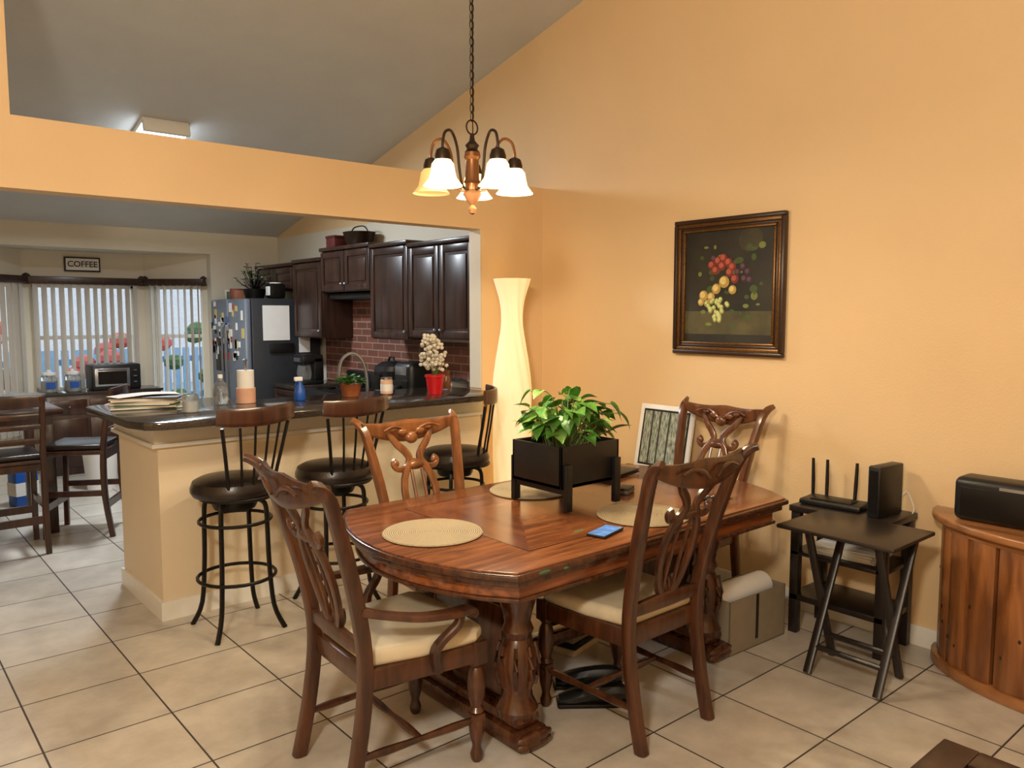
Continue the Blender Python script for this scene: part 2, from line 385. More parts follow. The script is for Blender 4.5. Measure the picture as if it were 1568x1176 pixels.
for i in range(60):
    a=random.uniform(0,2*pi); l=random.uniform(.13,.27); e=random.uniform(.2,1.3)
    p=(l*math.cos(a)*math.cos(e)*.8,l*math.sin(a)*math.cos(e)*.8,.1+l*math.sin(e))
    b.sweep([(0,0,.08,.006),(p[0]*.6,p[1]*.6,p[2]*.7,.006),(*p,.005)],BLKM,n=4,k=2)
    b.leaf(p,a,.3,.05,GRND if i%3 else WHITEP)
b.lathe([(.09,0),(.12,.1),(.11,.1),(.0,.02)],BLKM); b.done((3.32,7.99,1.752))
b=B('carton_stack')
for y,c,h in ((8.25,(170,110,80),.09),(8.33,(150,80,74),.11),(8.42,(80,110,90),.08),(8.5,(230,220,200),.1)): b.box((3.2,y-.03,0),(3.34,y+.03,h),M('carton%d'%int(y*100),c,.6),.003)
b.done((0,0,1.752))
b=B('kitchen_scale'); b.box((-.08,-.07,0),(.08,.07,.15),BLKM,.02); b.lathe([(.06,0),(.06,.01)],WHITEP,(0,0,.15)); b.box((-.085,-.05,.03),(-.08,.05,.12),WHITEP,.01); b.done((3.42,7.70,1.752))
b=B('storage_basket'); b.lathe([(.11,0),(.14,.12),(.145,.13),(.13,.12),(.10,.02),(0,.02)],DBRZ,seg=20,sy=1.2); b.sweep([(0,-.165,.12,.012),(0,-.09,.18,.012),(0,.09,.18,.012),(0,.165,.12,.012)],DBRZ,(1,0,0),6,4); b.done((3.74,6.56,2.217))
b=B('gift_box'); b.box((-.08,-.085,0),(.08,.085,.10),M('maroon_box',(96,40,36),.5),.005); b.box((-.085,-.09,.09),(.085,.09,.115),M('maroon_lid',(80,32,30),.5),.005); b.done((3.68,6.86,2.217))

b=B('pressure_cooker'); b.lathe([(.13,0),(.145,.02),(.145,.2),(.15,.21),(.14,.25),(.08,.285),(.03,.29)],BLK,seg=24); b.lathe([(.147,.03),(.147,.1)],STEEL,seg=24)
b.box((-.165,-.06,.06),(-.13,.06,.18),BLKM,.01); b.sweep([(0,-.05,.28,.02),(0,-.03,.32,.02),(0,.03,.32,.02),(0,.05,.28,.02)],BLK,(1,0,0)); b.done((3.55,5.72,.911))
b=B('air_fryer'); b.box((-.14,-.13,0),(.14,.13,.3),BLK,.05,seg=4); b.box((-.15,-.1,.03),(-.13,.1,.16),BLKM,.01); b.box((-.2,-.02,.08),(-.15,.02,.12),BLK,.01); b.box((-.143,-.08,.2),(-.138,.08,.27),STEEL,.004); b.done((3.55,5.36,.911))
b=B('coffee_maker'); b.box((-.1,-.12,0),(.12,.12,.04),BLK,.01); b.box((.02,-.12,.04),(.12,.12,.26),BLK,.01); b.box((-.1,-.12,.2),(.12,.12,.29),BLK,.02); b.lathe([(.06,0),(.075,.06),(.06,.14)],GLASS,(-.03,0,.045)); b.box((-.11,-.06,.22),(-.1,.06,.26),STEEL); b.done((3.5,7.2,.911))
b=B('toaster'); b.box((-.1,-.16,0),(.1,.16,.2),STEEL,.04,seg=4); b.box((-.05,-.12,.195),(-.02,.12,.203),BLK); b.box((.02,-.12,.195),(.05,.12,.203),BLK); b.box((-.02,-.18,.1),(.02,-.14,.13),BLK,.005); b.done((3.5,4.85,.911))
b=B('spice_jar'); b.lathe([(.03,0),(.032,.01),(.032,.08),(.025,.095),(.028,.1),(.028,.125),(0,.125)],M('amber_jar',(120,70,40),.2)); b.done((3.2,4.45,1.081))
b=B('flower_pot'); b.lathe([(.045,0),(.06,.11),(.066,.11),(.066,.125),(.055,.125),(.05,.1),(0,.1)],RED,seg=24)
fm=M('dried_white_flower',(206,196,176),.8,var=.2)
for i in range(150):
    a=random.uniform(0,2*pi); r=.085*math.sqrt(random.random()); z=.16+random.uniform(0,.22)
    r*=1-.5*max(0,(z-.27)/.11); b.ell((r*math.cos(a)-.02*(z-.1)/.2,r*math.sin(a),z),(.014,.014,.013),fm,6,4)
for i in range(14):
    a=i; b.sweep([(0,0,.1,.004),(.04*math.cos(a),.04*math.sin(a),.2,.004)],STEM,n=4)
b.done((2.93,4.2,1.081))
b=B('jar_candle')
b.lathe([(.036,0),(.04,.005),(.04,.09),(.034,.095),(.034,.02),(0,.02)],M('candle_glass_peach',(226,186,160),.25)); b.lathe([(.0405,.02),(.0405,.065)],WHITE); b.lathe([(.037,.095),(.037,.108),(0,.108)],STEEL); b.done((2.69,4.40,1.081))
b=B('jar_candle')
b.lathe([(.036,0),(.04,.005),(.04,.09),(.034,.095),(.034,.06),(0,.06)],GLASS); b.lathe([(.033,.005),(.033,.058),(0,.058)],WHITEP); b.done((1.40,4.25,1.081))
b=B('potted_herb_basket'); b.lathe([(.05,0),(.07,.075),(.075,.08),(.06,.07),(0,.065)],BASK,seg=20)
for i in range(120):
    a=random.uniform(0,2*pi); r=random.uniform(0,.09); b.leaf((r*math.cos(a),r*math.sin(a),.08+random.uniform(0,.06)*(1-r*5)),a-pi/2,random.uniform(0,1),.03,GRND if i%2 else GREEN)
b.done((2.44,4.42,1.081))
b=B('paper_towel_roll'); b.lathe([(.055,0),(.055,.085),(.052,.088)],M('peach_canister',(214,166,140),.4)); b.lathe([(.02,.088),(.048,.088),(.048,.19),(.02,.19)],WHITE); b.lathe([(.008,.19),(.008,.24),(.014,.25),(0,.26)],STEEL); b.done((1.80,4.50,1.081))
b=B('soap_bottle'); b.lathe([(.038,0),(.042,.01),(.042,.09),(.03,.12),(.012,.135),(.012,.16)],GLASS); b.lathe([(.014,.15),(.014,.17),(0,.17)],WHITEP); b.done((1.66,4.52,1.081))
b=B('spray_bottle'); b.lathe([(.03,0),(.033,.01),(.033,.06),(.014,.1),(.014,.115)],BLUE); b.box((-.035,-.01,.115),(.015,.01,.14),WHITEP,.004); b.sweep([(-.02,0,.12,.006),(-.03,0,.09,.006)],BLUE); b.done((2.10,4.42,1.081))
b=B('stack_of_mail'); z=0
MC=[M('mailer_green',(70,110,80),.6),M('mailer_beige',(190,180,170),.6),M('mailer_dark',(60,60,70),.6)]
for i in range(9):
    h=.007; c=[WHITE,CREAM,MC[i//3]][i%3]
    b.box((-.17+random.uniform(-.02,.02),-.11,z),(.17+random.uniform(-.03,.03),.11,z+h),c,.001,rot=Matrix.Rotation(random.uniform(-.25,.25),3,'Z')); z+=h
b.sweep([(-.16,-.1,z+.003,.2,.003),(0,0,z+.012,.2,.003),(.15,.05,z+.006,.2,.003)],WHITE,n=4,k=4)
b.done((1.30,4.66,1.081),-.4)

# ---------------------------------------------------------------- bar stools
def stool(loc,rz):
    b=B('bar_stool')
    for i in range(4):
        a=pi/4+i*pi/2-rz; c,s_=math.cos(a),math.sin(a)
        b.sweep([(.10*c,.10*s_,.67,.024),(.155*c,.155*s_,.645,.024),(.165*c,.165*s_,.55,.024),(.17*c,.17*s_,.35,.024),(.19*c,.19*s_,.12,.024),(.245*c,.245*s_,.0,.026)],BLKM,(0,0,1),8,4)
    for r,z in ((.19,.27),(.175,.56)):
        pts=[(r*math.cos(2*pi*i/28),r*math.sin(2*pi*i/28),z,.018) for i in range(28)]; b.sweep(pts,BLKM,closed=True)
    b.lathe([(.1,.62),(.11,.64),(.11,.67),(.17,.675),(.17,.69)],BLKM,seg=28)
    b.lathe([(.17,.69),(.2,.695),(.212,.715),(.212,.735),(.2,.765),(.17,.78),(.08,.79),(0,.792)],LEA,seg=32)
    xs=[-.15,-.09,-.03,.03,.09,.15]
    for i,x in enumerate(xs):
        w=.018 if i in (0,5) else .012; f=(x/.15)
        y0=-.19+.05*f*f
        b.sweep([(x*.85,y0,.70,w),(x*.95,y0-.01,.8,w),(x*1.1,y0-.03,.92,w),(x*1.28,y0-.05,1.06,w)],BLKM,(0,1,0),6,4)
    b.sweep([(-.13,-.15,.69,.02),(-.07,-.19,.69,.02),(0,-.205,.69,.02),(.07,-.19,.69,.02),(.13,-.15,.69,.02)],BLKM,k=3)
    b.sweep([(-.22,-.19,1.115,.08,.02),(-.14,-.225,1.108,.088,.024),(0,-.25,1.105,.092,.024),(.14,-.225,1.108,.088,.024),(.22,-.19,1.115,.08,.02)],DKW,(0,1,0),12,5,True)
    b.done(loc,rz)
stool((1.49,3.91,0),.25); stool((2.05,3.91,0),.2); stool((2.83,3.85,0),math.radians(50))

# ---------------------------------------------------------------- dining table
def arc_end(x0,xb,y0,y1,n):
    pts=[]
    for i in range(n+1):
        t=i/n; y=y0+(y1-y0)*t; s_=max(0,math.sin(pi*t))**.8; pts.append((x0+(xb-x0)*s_,y))
    return pts
def tout(ins):
    y0,y1=1.88+ins,3.02-ins
    L=arc_end(1.60+ins,1.43+ins,y1-.04,y0+.04,14); R=arc_end(3.30-ins,3.47-ins,y0+.04,y1-.04,14)
    return [(1.63+ins,y1)]+L+[(1.63+ins,y0),(3.27-ins,y0)]+R+[(3.27-ins,y1)]
sh=lambda o:[(x-2.45,y-2.45) for x,y in o]
b=B('dining_table')
b.prism(sh(tout(.0)),.728,.752,TBD,.008,3); b.prism(sh(tout(.012)),.75,.7585,TBX,.002); b.prism(sh(tout(.02)),.70,.728,TBD,.006); b.prism(sh(tout(.05)),.65,.70,TBX); b.prism(sh(tout(.04)),.638,.655,TBD,.006)
x0,x1,y0,y1=-.62,.62,-.40,.40; z=.7592
def poly(p,m,zz=z): b.geom([(x,y,zz) for x,y in p],[list(range(len(p)))],m)
for xa,xb_ in ((x0,0),(0,x1)):
    xm=(xa+xb_)/2
    poly([(xa,y0),(xb_,y0),(xm,0)],TBX); poly([(xb_,y0),(xb_,y1),(xm,0)],TBY); poly([(xb_,y1),(xa,y1),(xm,0)],TBX); poly([(xa,y1),(xa,y0),(xm,0)],TBY)
e=.006
for lo,hi in (((x0-e,y0-e),(x1+e,y0)),((x0-e,y1),(x1+e,y1+e)),((x0-e,y0),(x0,y1)),((x1,y0),(x1+e,y1))): poly([(lo[0],lo[1]),(hi[0],lo[1]),(hi[0],hi[1]),(lo[0],hi[1])],TBD,z+.0003)
for p_,r_ in (((-.835,-.5,.745),(.012,.03,.006)),((-.70,-.567,.742),(.035,.006,.006)),((-.60,-.568,.735),(.014,.005,.005)),((-.3,-.33,.7592),(.03,.008,.0008))): b.ell(p_,r_,GRNP,10,6)
for sx in (-1,1):
    X=sx*.58
    b.box((X-.075,-.39,0),(X+.075,.39,.07),TBD,.02); b.box((X-.06,-.36,.07),(X+.06,.36,.12),TBD,.02)
    b.box((X-.07,-.40,.58),(X+.07,.40,.645),TBD,.015)
    for yy in (-.29,.29):
        b.lathe([(.075,.10),(.08,.13),(.06,.17),(.055,.20),(.07,.24),(.078,.30),(.07,.36),(.05,.40),(.062,.43),(.05,.46),(.058,.50),(.07,.54),(.07,.585)],TBD,(X,yy,0),20)
        for q in range(8):
            a=q*pi/4; b.sweep([(X+.066*math.cos(a),yy+.066*math.sin(a),.22,.018),(X+.08*math.cos(a),yy+.08*math.sin(a),.30,.022),(X+.066*math.cos(a),yy+.066*math.sin(a),.38,.014)],TBD,n=6,k=2)
        for zz in (0.025,.05): b.ell((X,yy+(-.1 if yy<0 else .1),zz),(.085,.02,.025),TBD)
    b.box((X-.02,-.22,.14),(X+.02,.22,.5),TBD,.01)
b.box((-.5,-.04,.15),(.5,.04,.21),TBD,.015)
b.done((2.45,2.45,0))

# ---------------------------------------------------------------- dining chairs
def chair(name,loc,rz,arms=False,W=CHW):
    b=B(name)
    def yb(z): return -.07*((.45-z)/.45)**1.6 if z<.45 else -.15*((z-.45)/.62)**1.5
    def xb(z): return .20 if z<.45 else .20+.062*((z-.45)/.62)**1.6
    for s in (-1,1):
        b.sweep([(s*xb(z),yb(z),z,.038,.05-.006*(z>.9)) for z in (0,.12,.25,.38,.5,.62,.74,.86,.96,1.04)]+[(s*.272,-.175,1.085,.036,.03),(s*.285,-.21,1.10,.026,.02)],W,(0,1,0),10,2,True)
    f=lambda x:1-(x/.27)**2
    xs=[-.275,-.23,-.16,-.08,0,.08,.16,.23,.275]
    zt=[1.085,1.078,1.068,1.066,1.07,1.066,1.068,1.078,1.085]; ww=[.035,.055,.075,.095,.11,.095,.075,.055,.035]
    b.sweep([(x,yb(1.04)-.012-.03*f(x),z-w*.35,w,.026) for x,z,w in zip(xs,zt,ww)],W,(0,1,0),12,3,True)
    fy=lambda z,x=0: yb(z)-.025*max(0,f(x))*min(1,(z-.5)/.4)
    for s in (-1,1):
        for dy in (.018,-.052):
            b.sweep([(s*.02,fy(1.03)+dy,1.02,.012),(s*.06,fy(1.03)+dy,1.05,.014),(s*.11,fy(1.03)+dy+.004,1.06,.014),(s*.16,fy(1.03)+dy+.01,1.045,.01)],W,(0,1,0),6,4)
        b.ell((s*.05,fy(1.02)+.012,1.03),(.028,.012,.018),W); b.ell((s*.1,fy(1.02)+.012,1.045),(.022,.01,.013),W)
        P=[(.125,1.03,.022),(.085,.975,.034),(.045,.935,.036),(.03,.90,.034),(.06,.862,.03),(.105,.86,.026),(.125,.885,.022),(.11,.905,.016)]
        b.sweep([(s*x,fy(z),z,w,.02) for x,z,w in P],W,(0,1,0),8,4,True)
        b.ell((s*.112,fy(.885)+.0,.885),(.02,.014,.02),W)
        b.sweep([(s*.03,fy(z),z,.016,.016) for z in (.56,.65,.75,.85)],W,(0,1,0),6,1)
    b.ell((0,fy(1.0)+.008,1.0),(.035,.02,.03),W); b.ell((0,fy(.87),.87),(.05,.018,.022),W)
    ov=[]
    for i in range(20):
        a=2*pi*i/20; z=.71+.175*math.cos(a); x=.088*math.sin(a)*(1+.15*math.cos(a)); ov.append((x,fy(z),z,.034,.022))
    b.sweep(ov,W,(0,1,0),8,1,True,closed=True)
    for a in range(-2,3): b.ell((a*.022,fy(.56)+.012,.555+.012*abs(a)),(.013,.012,.035),W,8,6)
    b.sweep([(-.2,yb(.52),.515,.045,.024),(0,yb(.52)-.01,.525,.06,.026),(.2,yb(.52),.515,.045,.024)],W,(0,1,0),8,4,True)
    o=[(-.205,.0),(.205,.0),(.245,.42),(.22,.455),(-.22,.455),(-.245,.42)]
    b.prism(o,.375,.445,W,.006)
    o2=[(-.185,.015),(.185,.015),(.225,.20),(.238,.41),(.21,.45),(0,.462),(-.21,.45),(-.238,.41),(-.225,.20)]
    b.prism(o2,.44,.505,CREAM,.026,4)
    for s in (-1,1):
        c=(s*.215,.425,0)
        b.lathe([(.016,0),(.022,.012),(.024,.03),(.018,.045),(.016,.06),(.026,.10),(.03,.15),(.018,.175),(.03,.19),(.02,.205)],W,c,14)
        b.lathe([(.02,.205),(.03,.24),(.034,.29),(.028,.33),(.018,.35),(.03,.365)],W,c,14)
        b.box((c[0]-.03,c[1]-.03,.365),(c[0]+.03,c[1]+.03,.45),W,.004); b.box((c[0]-.024,c[1]-.024,.13),(c[0]+.024,c[1]+.024,.18),W,.004)
        b.sweep([(s*.2,-.02,.155,.022),(s*.203,.06,.155,.03),(s*.208,.2,.155,.022),(s*.212,.33,.155,.03),(s*.215,.42,.155,.02)],W,(0,0,1),8,3)
    b.sweep([(-.205,.2,.155,.02),(-.1,.2,.155,.03),(0,.2,.155,.02),(.1,.2,.155,.03),(.205,.2,.155,.02)],W,(0,0,1),8,3)
    if arms:
        for s in (-1,1):
            b.sweep([(s*.215,yb(.66)+.01,.655,.035,.03),(s*.235,.05,.633,.04,.024),(s*.275,.16,.612,.05,.024),(s*.295,.27,.605,.055,.026),(s*.29,.345,.60,.05,.03),(s*.285,.365,.575,.04,.025)],W,(0,0,1),10,4,True)
            b.sweep([(s*.285,.31,.60,.03,.034),(s*.29,.30,.56,.028,.034),(s*.27,.25,.51,.028,.036),(s*.245,.235,.46,.03,.04),(s*.235,.25,.39,.03,.045)],W,(1,0,0),8,4,True)
    b.done(loc,rz)
chair('dining_armchair',(1.25,2.38,0),math.radians(-93),True)
chair('dining_chair',(2.34,1.85,0),0)
chair('dining_chair',(2.10,3.07,0),pi,W=CHW2)
chair('dining_chair',(3.60,2.58,0),math.radians(90),W=CHW3)

def mat_(loc):
    b=B('woven_placemat'); b.lathe([(0,0),(.19,0),(.193,.003),(.19,.006),(0,.006)],WICK,seg=48); b.done(loc)
TZ=.7605
mat_((1.70,2.46,TZ)); mat_((2.52,2.11,TZ)); mat_((2.47,2.76,TZ))
b=B('smartphone'); b.box((-.04,-.08,0),(.04,.08,.009),BLK,.004); b.box((-.036,-.075,.0088),(.036,.075,.0096),M('phone_screen',(90,130,190),.1,var=.6,nscale=30,emit=(120,160,220),es=.4)); b.done((2.205,2.03,TZ),math.radians(-75))
b=B('laptop'); b.box((-.16,-.11,0),(.16,.11,.012),BLKM,.005); b.box((-.16,-.11,.014),(.16,.11,.022),BLK,.005); b.box((-.15,.1,.01),(.15,.112,.018),STEEL,.002); b.done((3.02,2.78,TZ),.2)
b=B('wallet'); b.box((-.05,-.035,0),(.05,.035,.02),M('grey_wallet',(90,84,76),.6),.006); b.box((-.048,-.034,.02),(.048,.03,.028),BLK,.003); b.done((2.78,2.44,TZ),.4)
b=B('remote_control'); b.box((-.02,-.07,0),(.02,.07,.015),BLK,.006)
for i in range(8): b.ell(((-.008 if i%2 else .008),-.05+i*.013,.0155),(.004,.004,.002),WHITEP,6,4)
b.done((2.98,2.08,TZ),.9)
b=B('potted_pothos_planter')
X0,X1,Y0,Y1=-.18,.18,-.155,.155; PB=.095
b.box((X0,Y0,PB),(X1,Y1,PB+.015),BLK)
for lo,hi in (((X0,Y0,PB),(X1,Y0+.012,.275)),((X0,Y1-.012,PB),(X1,Y1,.275)),((X0,Y0,PB),(X0+.012,Y1,.275)),((X1-.012,Y0,PB),(X1,Y1,.275))): b.box(lo,hi,BLK,.002)
b.box((X0+.01,Y0+.01,.2),(X1-.01,Y1-.01,.25),SOIL)
for x in (X0+.03,X1-.03):
    for y in (Y0-.012,Y1+.012): b.box((x-.018,y-.012,0),(x+.018,y+.012,.2),BLK,.002)
for x in (X0+.03,X1-.03): b.box((x-.01,Y0,.07),(x+.01,Y1,.095),BLK)
for i in range(95):
    a=random.uniform(0,2*pi); r0=random.uniform(0,.1); bx,by=r0*math.cos(a)*1.3,r0*math.sin(a)
    L=random.uniform(.03,.13); hh=random.uniform(.01,.16)
    p=(bx+L*math.cos(a),by+L*math.sin(a)*.9,.285+hh)
    b.sweep([(bx,by,.25,.005),((bx+p[0])/2,(by+p[1])/2,.27+hh*.8,.004),(*p,.003)],STEM,n=5,k=3)
    b.leaf(p,a-pi/2+random.uniform(-.7,.7),random.uniform(-.7,.6),random.uniform(.06,.095),GREEN if i%3 else GREEN2,random.uniform(-.5,.5))
for az,L,h in ((-.7,.24,.12),(-1.0,.2,.17),(2.4,.16,.22),(.6,.15,.22)):
    p=(L*math.cos(az),L*math.sin(az),.27+h)
    b.sweep([(0,0,.25,.005),(p[0]*.4,p[1]*.4,.27+h*.9,.005),(*p,.004)],STEM,n=5,k=4); b.leaf(p,az-pi/2,-.7,.08,GREEN); b.leaf((p[0]*.7,p[1]*.7,p[2]),az-pi/2+1,-.2,.06,GREEN2)
b.done((2.45,2.50,TZ+.006))

# ---------------------------------------------------------------- chandelier
CH=(2.10,2.72,0); b=B('chandelier')
b.lathe([(0,2.02),(.012,2.026),(.018,2.045),(.008,2.06),(.026,2.08),(.04,2.105),(.03,2.125)],BRONZE)
b.lathe([(.03,2.125),(.03,2.15),(.037,2.158),(.03,2.168),(.028,2.25),(.036,2.262),(.034,2.28)],BRONZE)
b.lathe([(.034,2.28),(.022,2.295),(.03,2.31),(.012,2.33),(.008,2.36)],DBRZ)
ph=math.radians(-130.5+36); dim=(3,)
bulbs=[]
for i in range(5):
    a=ph+i*2*pi/5; c,s_=math.cos(a),math.sin(a); q=lambda r,z,w:(r*c,r*s_,z,w)
    b.sweep([q(.02,2.12,.012),q(.065,2.135,.012),q(.085,2.20,.012),q(.10,2.29,.012),q(.135,2.345,.012),q(.175,2.335,.012),q(.19,2.29,.012),q(.19,2.262,.012)],BRONZE if i%2 else DBRZ,(-s_,c,0),8,4)
    b.lathe([(.012,2.27),(.026,2.262),(.034,2.238),(.034,2.222)],DBRZ,(.19*c,.19*s_,0))
    lit=i not in dim
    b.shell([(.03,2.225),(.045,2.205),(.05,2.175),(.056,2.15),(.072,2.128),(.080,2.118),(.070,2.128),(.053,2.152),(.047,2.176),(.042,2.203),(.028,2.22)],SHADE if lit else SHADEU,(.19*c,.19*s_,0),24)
    b.ell((.19*c,.19*s_,2.165),(.022,.022,.03),BULB if lit else WHITEP)
    if lit: bulbs.append((.19*c,.19*s_,2.125))
def link(zc,odd):
    pts=[]
    for j in range(12):
        t=2*pi*j/12; x=.010*math.cos(t); zz=.021*math.sin(t)
        pts.append((x if odd else 0,0 if odd else x,zc+zz,.005))
    b.sweep(pts,DBRZ,(0,1,0) if odd else (1,0,0),5,1,closed=True)
pts=[(.03*math.cos(2*pi*j/16),0,2.385+.03*math.sin(2*pi*j/16),.007) for j in range(16)]; b.sweep(pts,DBRZ,(0,1,0),6,1,closed=True)
zc=2.43; i=0; ztop=cz(2.72)
while zc<ztop-.05: link(zc,i%2); zc+=.034; i+=1
b.sweep([(.004,.0,2.36,.005),(.006,.004,3.0,.005),(.004,-.004,ztop-.03,.005)],DBRZ,n=5,k=6)
b.lathe([(.012,ztop-.07),(.05,ztop-.045),(.065,ztop-.01),(.065,ztop+.015)],DBRZ)
ch=b.done(CH)
for i,p in enumerate(bulbs): light('chandelier_bulb_%d'%i,'POINT',p,17,(1,.87,.66),ch,shadow_soft_size=.03)

# ---------------------------------------------------------------- painting
b=B('framed_fruit_painting')
yL,yR,zB,zT=3.02,2.29,1.36,2.146; XP=XW-.003
def fr(i0,i1,d,m,bev=.006):
    a0,a1,b0,b1=yR+i0,yL-i0,zB+i0,zT-i0; w=i1-i0
    b.box((XW-d,a0,b0),(XP,a1,b0+w),m,bev); b.box((XW-d,a0,b1-w),(XP,a1,b1),m,bev)
    b.box((XW-d,a0,b0+w),(XP,a0+w,b1-w),m,bev); b.box((XW-d,a1-w,b0+w),(XP,a1,b1-w),m,bev)
fr(0,.024,.042,FRMD); fr(.02,.045,.034,GOLD); fr(.043,.06,.026,FRMD); fr(.058,.075,.03,GOLD)
b.box((XW-.016,yR+.07,zB+.07),(XP,yL-.07,zT-.07),M('canvas_dark',(34,31,21),.55,var=.6,nscale=5))
def P(u,v,d): return (XW-.016-d,3.02-.73*(u-1033)/168,zB+.786*(545-v)/208)
def disc(u,v,r,m,d,sx=1,sy=1,n=14):
    c=P(u,v,d); k=.73/168
    b.geom([(c[0],c[1]+r*k*sx*math.cos(2*pi*i/n),c[2]+r*k*sy*math.sin(2*pi*i/n)) for i in range(n)],[list(range(n))],m)
led=M('canvas_ledge',(74,68,38),.55,var=.4,nscale=8)
a=P(1050,478,.0006)
b.geom([(a[0],a[1],a[2]),(a[0],yR+.075,a[2]),(a[0],yR+.075,zB+.12),(a[0],a[1],zB+.12)],[[0,1,2,3]],led)
lt=M('canvas_glow',(58,52,32),.55,var=.5,nscale=6); disc(1150,372,18,lt,.0004,1,.9)
def fm_(n,c): return M('painted_'+n,c,.5,var=.12,nscale=40)
yel,yel2=fm_('yellow',(170,140,70)),fm_('yellow_light',(212,190,120))
rd,rd2=fm_('red',(112,38,30)),fm_('red_light',(170,82,62)); pu,pu2=fm_('plum',(48,26,40)),fm_('plum_light',(88,58,78))
gg,gg2=fm_('grape',(140,144,76)),fm_('grape_light',(196,202,134)); lf=fm_('leaf',(60,78,36)); lf2=fm_('leaf_light',(110,120,56))
for i in range(40):
    disc(random.uniform(1072,1168),random.uniform(378,503),random.uniform(3,6),lf if i%3 else lf2,.001+i*.00001,random.uniform(.4,1.3),random.uniform(.4,1))
def fruit(u,v,r,m,m2,d): disc(u,v,r,m,d); disc(u-r*.2,v-r*.2,r*.6,m2,d+.0002)
d=.0018
for u,v in ((1140,412),(1147,420),(1132,420),(1142,430),(1150,432),(1095,398)): fruit(u,v,5,pu,pu2,d); d+=.00005
for u,v in ((1092,408),(1102,402),(1110,398),(1118,405),(1098,416),(1124,412),(1128,430),(1108,410),(1120,420)): fruit(u,v,6,rd,rd2,d); d+=.00005
for u,v,r in ((1112,434,8),(1100,444,7),(1080,454,7),(1092,456,6),(1086,466,5),(1125,446,6),(1076,464,5)): fruit(u,v,r,yel,yel2,d); d+=.00005
for i in range(34):
    t=i/33; fruit(1102+random.uniform(-20,20)*(1-t*.65),460+t*32,3.4,gg,gg2,d); d+=.00003
b.done()
b=B('side_table'); b.box((3.47,2.93,.60),(3.87,3.37,.63),BLKW,.004); b.box((3.5,2.96,.2),(3.85,3.34,.22),BLKW,.003)
for x in (3.49,3.85):
    for y in (2.95,3.35): b.box((x-.018,y-.018,0),(x+.018,y+.018,.6),BLKW,.003)
b.done()
b=B('framed_tree_photo'); w,h=.41,.41; tm,nt_,p_=newmat('forest_photo')
tc=nt_.nodes.new('ShaderNodeTexCoord'); mp=nt_.nodes.new('ShaderNodeMapping'); mp.inputs['Scale'].default_value=(70,1,16)
nn_=nt_.nodes.new('ShaderNodeTexNoise'); nn_.inputs['Scale'].default_value=1.6; nn_.inputs['Detail'].default_value=8
rr_=nt_.nodes.new('ShaderNodeValToRGB'); rr_.color_ramp.elements[0].position=.34; rr_.color_ramp.elements[1].position=.66
rr_.color_ramp.elements[0].color=lin((62,70,54)); rr_.color_ramp.elements[1].color=lin((184,190,172))
nt_.links.new(tc.outputs['Object'],mp.inputs[0]); nt_.links.new(mp.outputs[0],nn_.inputs['Vector']); nt_.links.new(nn_.outputs['Fac'],rr_.inputs[0]); nt_.links.new(rr_.outputs[0],p_.inputs['Base Color'])
b.box((-w/2,-.008,0),(w/2,.008,h),WHITEP,.003); b.box((-w/2+.03,-.0095,.03),(w/2-.03,-.007,h-.03),BLK); b.box((-w/2+.042,-.0105,.042),(w/2-.042,-.009,h-.042),tm)
for x in (-.1,-.04,.03,.11): b.box((x-.006,-.0115,.042),(x+.006,-.0104,h-.042),M('painted_trunk%d'%int(x*100+20),(48,46,38),.6))
o=b.done((3.79,3.045,.632),math.radians(-90)); o.rotation_euler=(math.radians(-11),0,math.radians(-90))

# ---------------------------------------------------------------- floor lamp
b=B('paper_floor_lamp')
prof=[(.1,0),(.115,.02),(.118,.3),(.125,.6),(.13,.95),(.128,1.1),(.112,1.25),(.09,1.4),(.074,1.52),(.072,1.6),(.08,1.68),(.1,1.76),(.118,1.82),(.12,1.83)]
prof=catm(prof,4); vs=[];fs=[];seg=64
for j,(r,z) in enumerate(prof):
    tw=z*1.1
    for i in range(seg):
        an=2*pi*i/seg; k=1+.045*math.cos(10*(an+tw)); vs.append((r*k*math.cos(an),r*k*math.sin(an),z))
for j in range(len(prof)-1):
    for i in range(seg): k=(i+1)%seg; fs.append([j*seg+i,j*seg+k,(j+1)*seg+k,(j+1)*seg+i])
b.geom(vs,fs,PAPERL); b.lathe([(.10,0),(.10,.015),(.012,.03),(.012,.6)],BLKM)
fl=b.done((3.45,4.04,0))

# ---------------------------------------------------------------- right side furniture
b=B('media_console')
for x in (3.60,3.86):
    for y in (1.59,2.02): b.box((x-.02,y-.022,0),(x+.02,y+.022,.63),BLKW,.002)
b.box((3.57,1.56,.62),(3.885,2.05,.65),BLKW,.003); b.box((3.58,1.57,.17),(3.88,2.04,.20),BLKW,.003); b.box((3.58,1.57,.40),(3.88,2.04,.42),BLKW,.003)
b.done()
b=B('paper_stack')
for i in range(5): b.box((-.11,-.15,i*.01),(.11,.15,i*.01+.009),WHITE,.001,rot=Matrix.Rotation(random.uniform(-.1,.1),3,'Z'))
b.done((3.73,1.80,.421))
b=B('wifi_router'); b.box((-.08,-.15,0),(.08,.15,.028),BLK,.01)
b.box((-.06,-.1,.028),(.04,.1,.034),BLKM,.003)
for y in (-.14,-.07,.07,.14): b.sweep([(.07,y,.02,.012,.018),(.075,y*1.02,.1,.012,.02),(.078,y*1.05,.21,.008,.016)],BLK,(0,1,0),6)
b.done((3.72,1.89,.651),.1)
b=B('cable_modem'); b.box((-.1,-.03,0),(.1,.03,.24),BLK,.006); b.box((-.102,-.02,.02),(-.099,.02,.22),BLKM); b.sweep([(.1,0,.03,.006),(.13,-.03,.1,.006),(.13,-.07,.03,.006),(.12,-.07,.0,.006)],WHITEP,k=4,n=5); b.done((3.73,1.65,.651),-.1)
b=B('tv_tray_table')
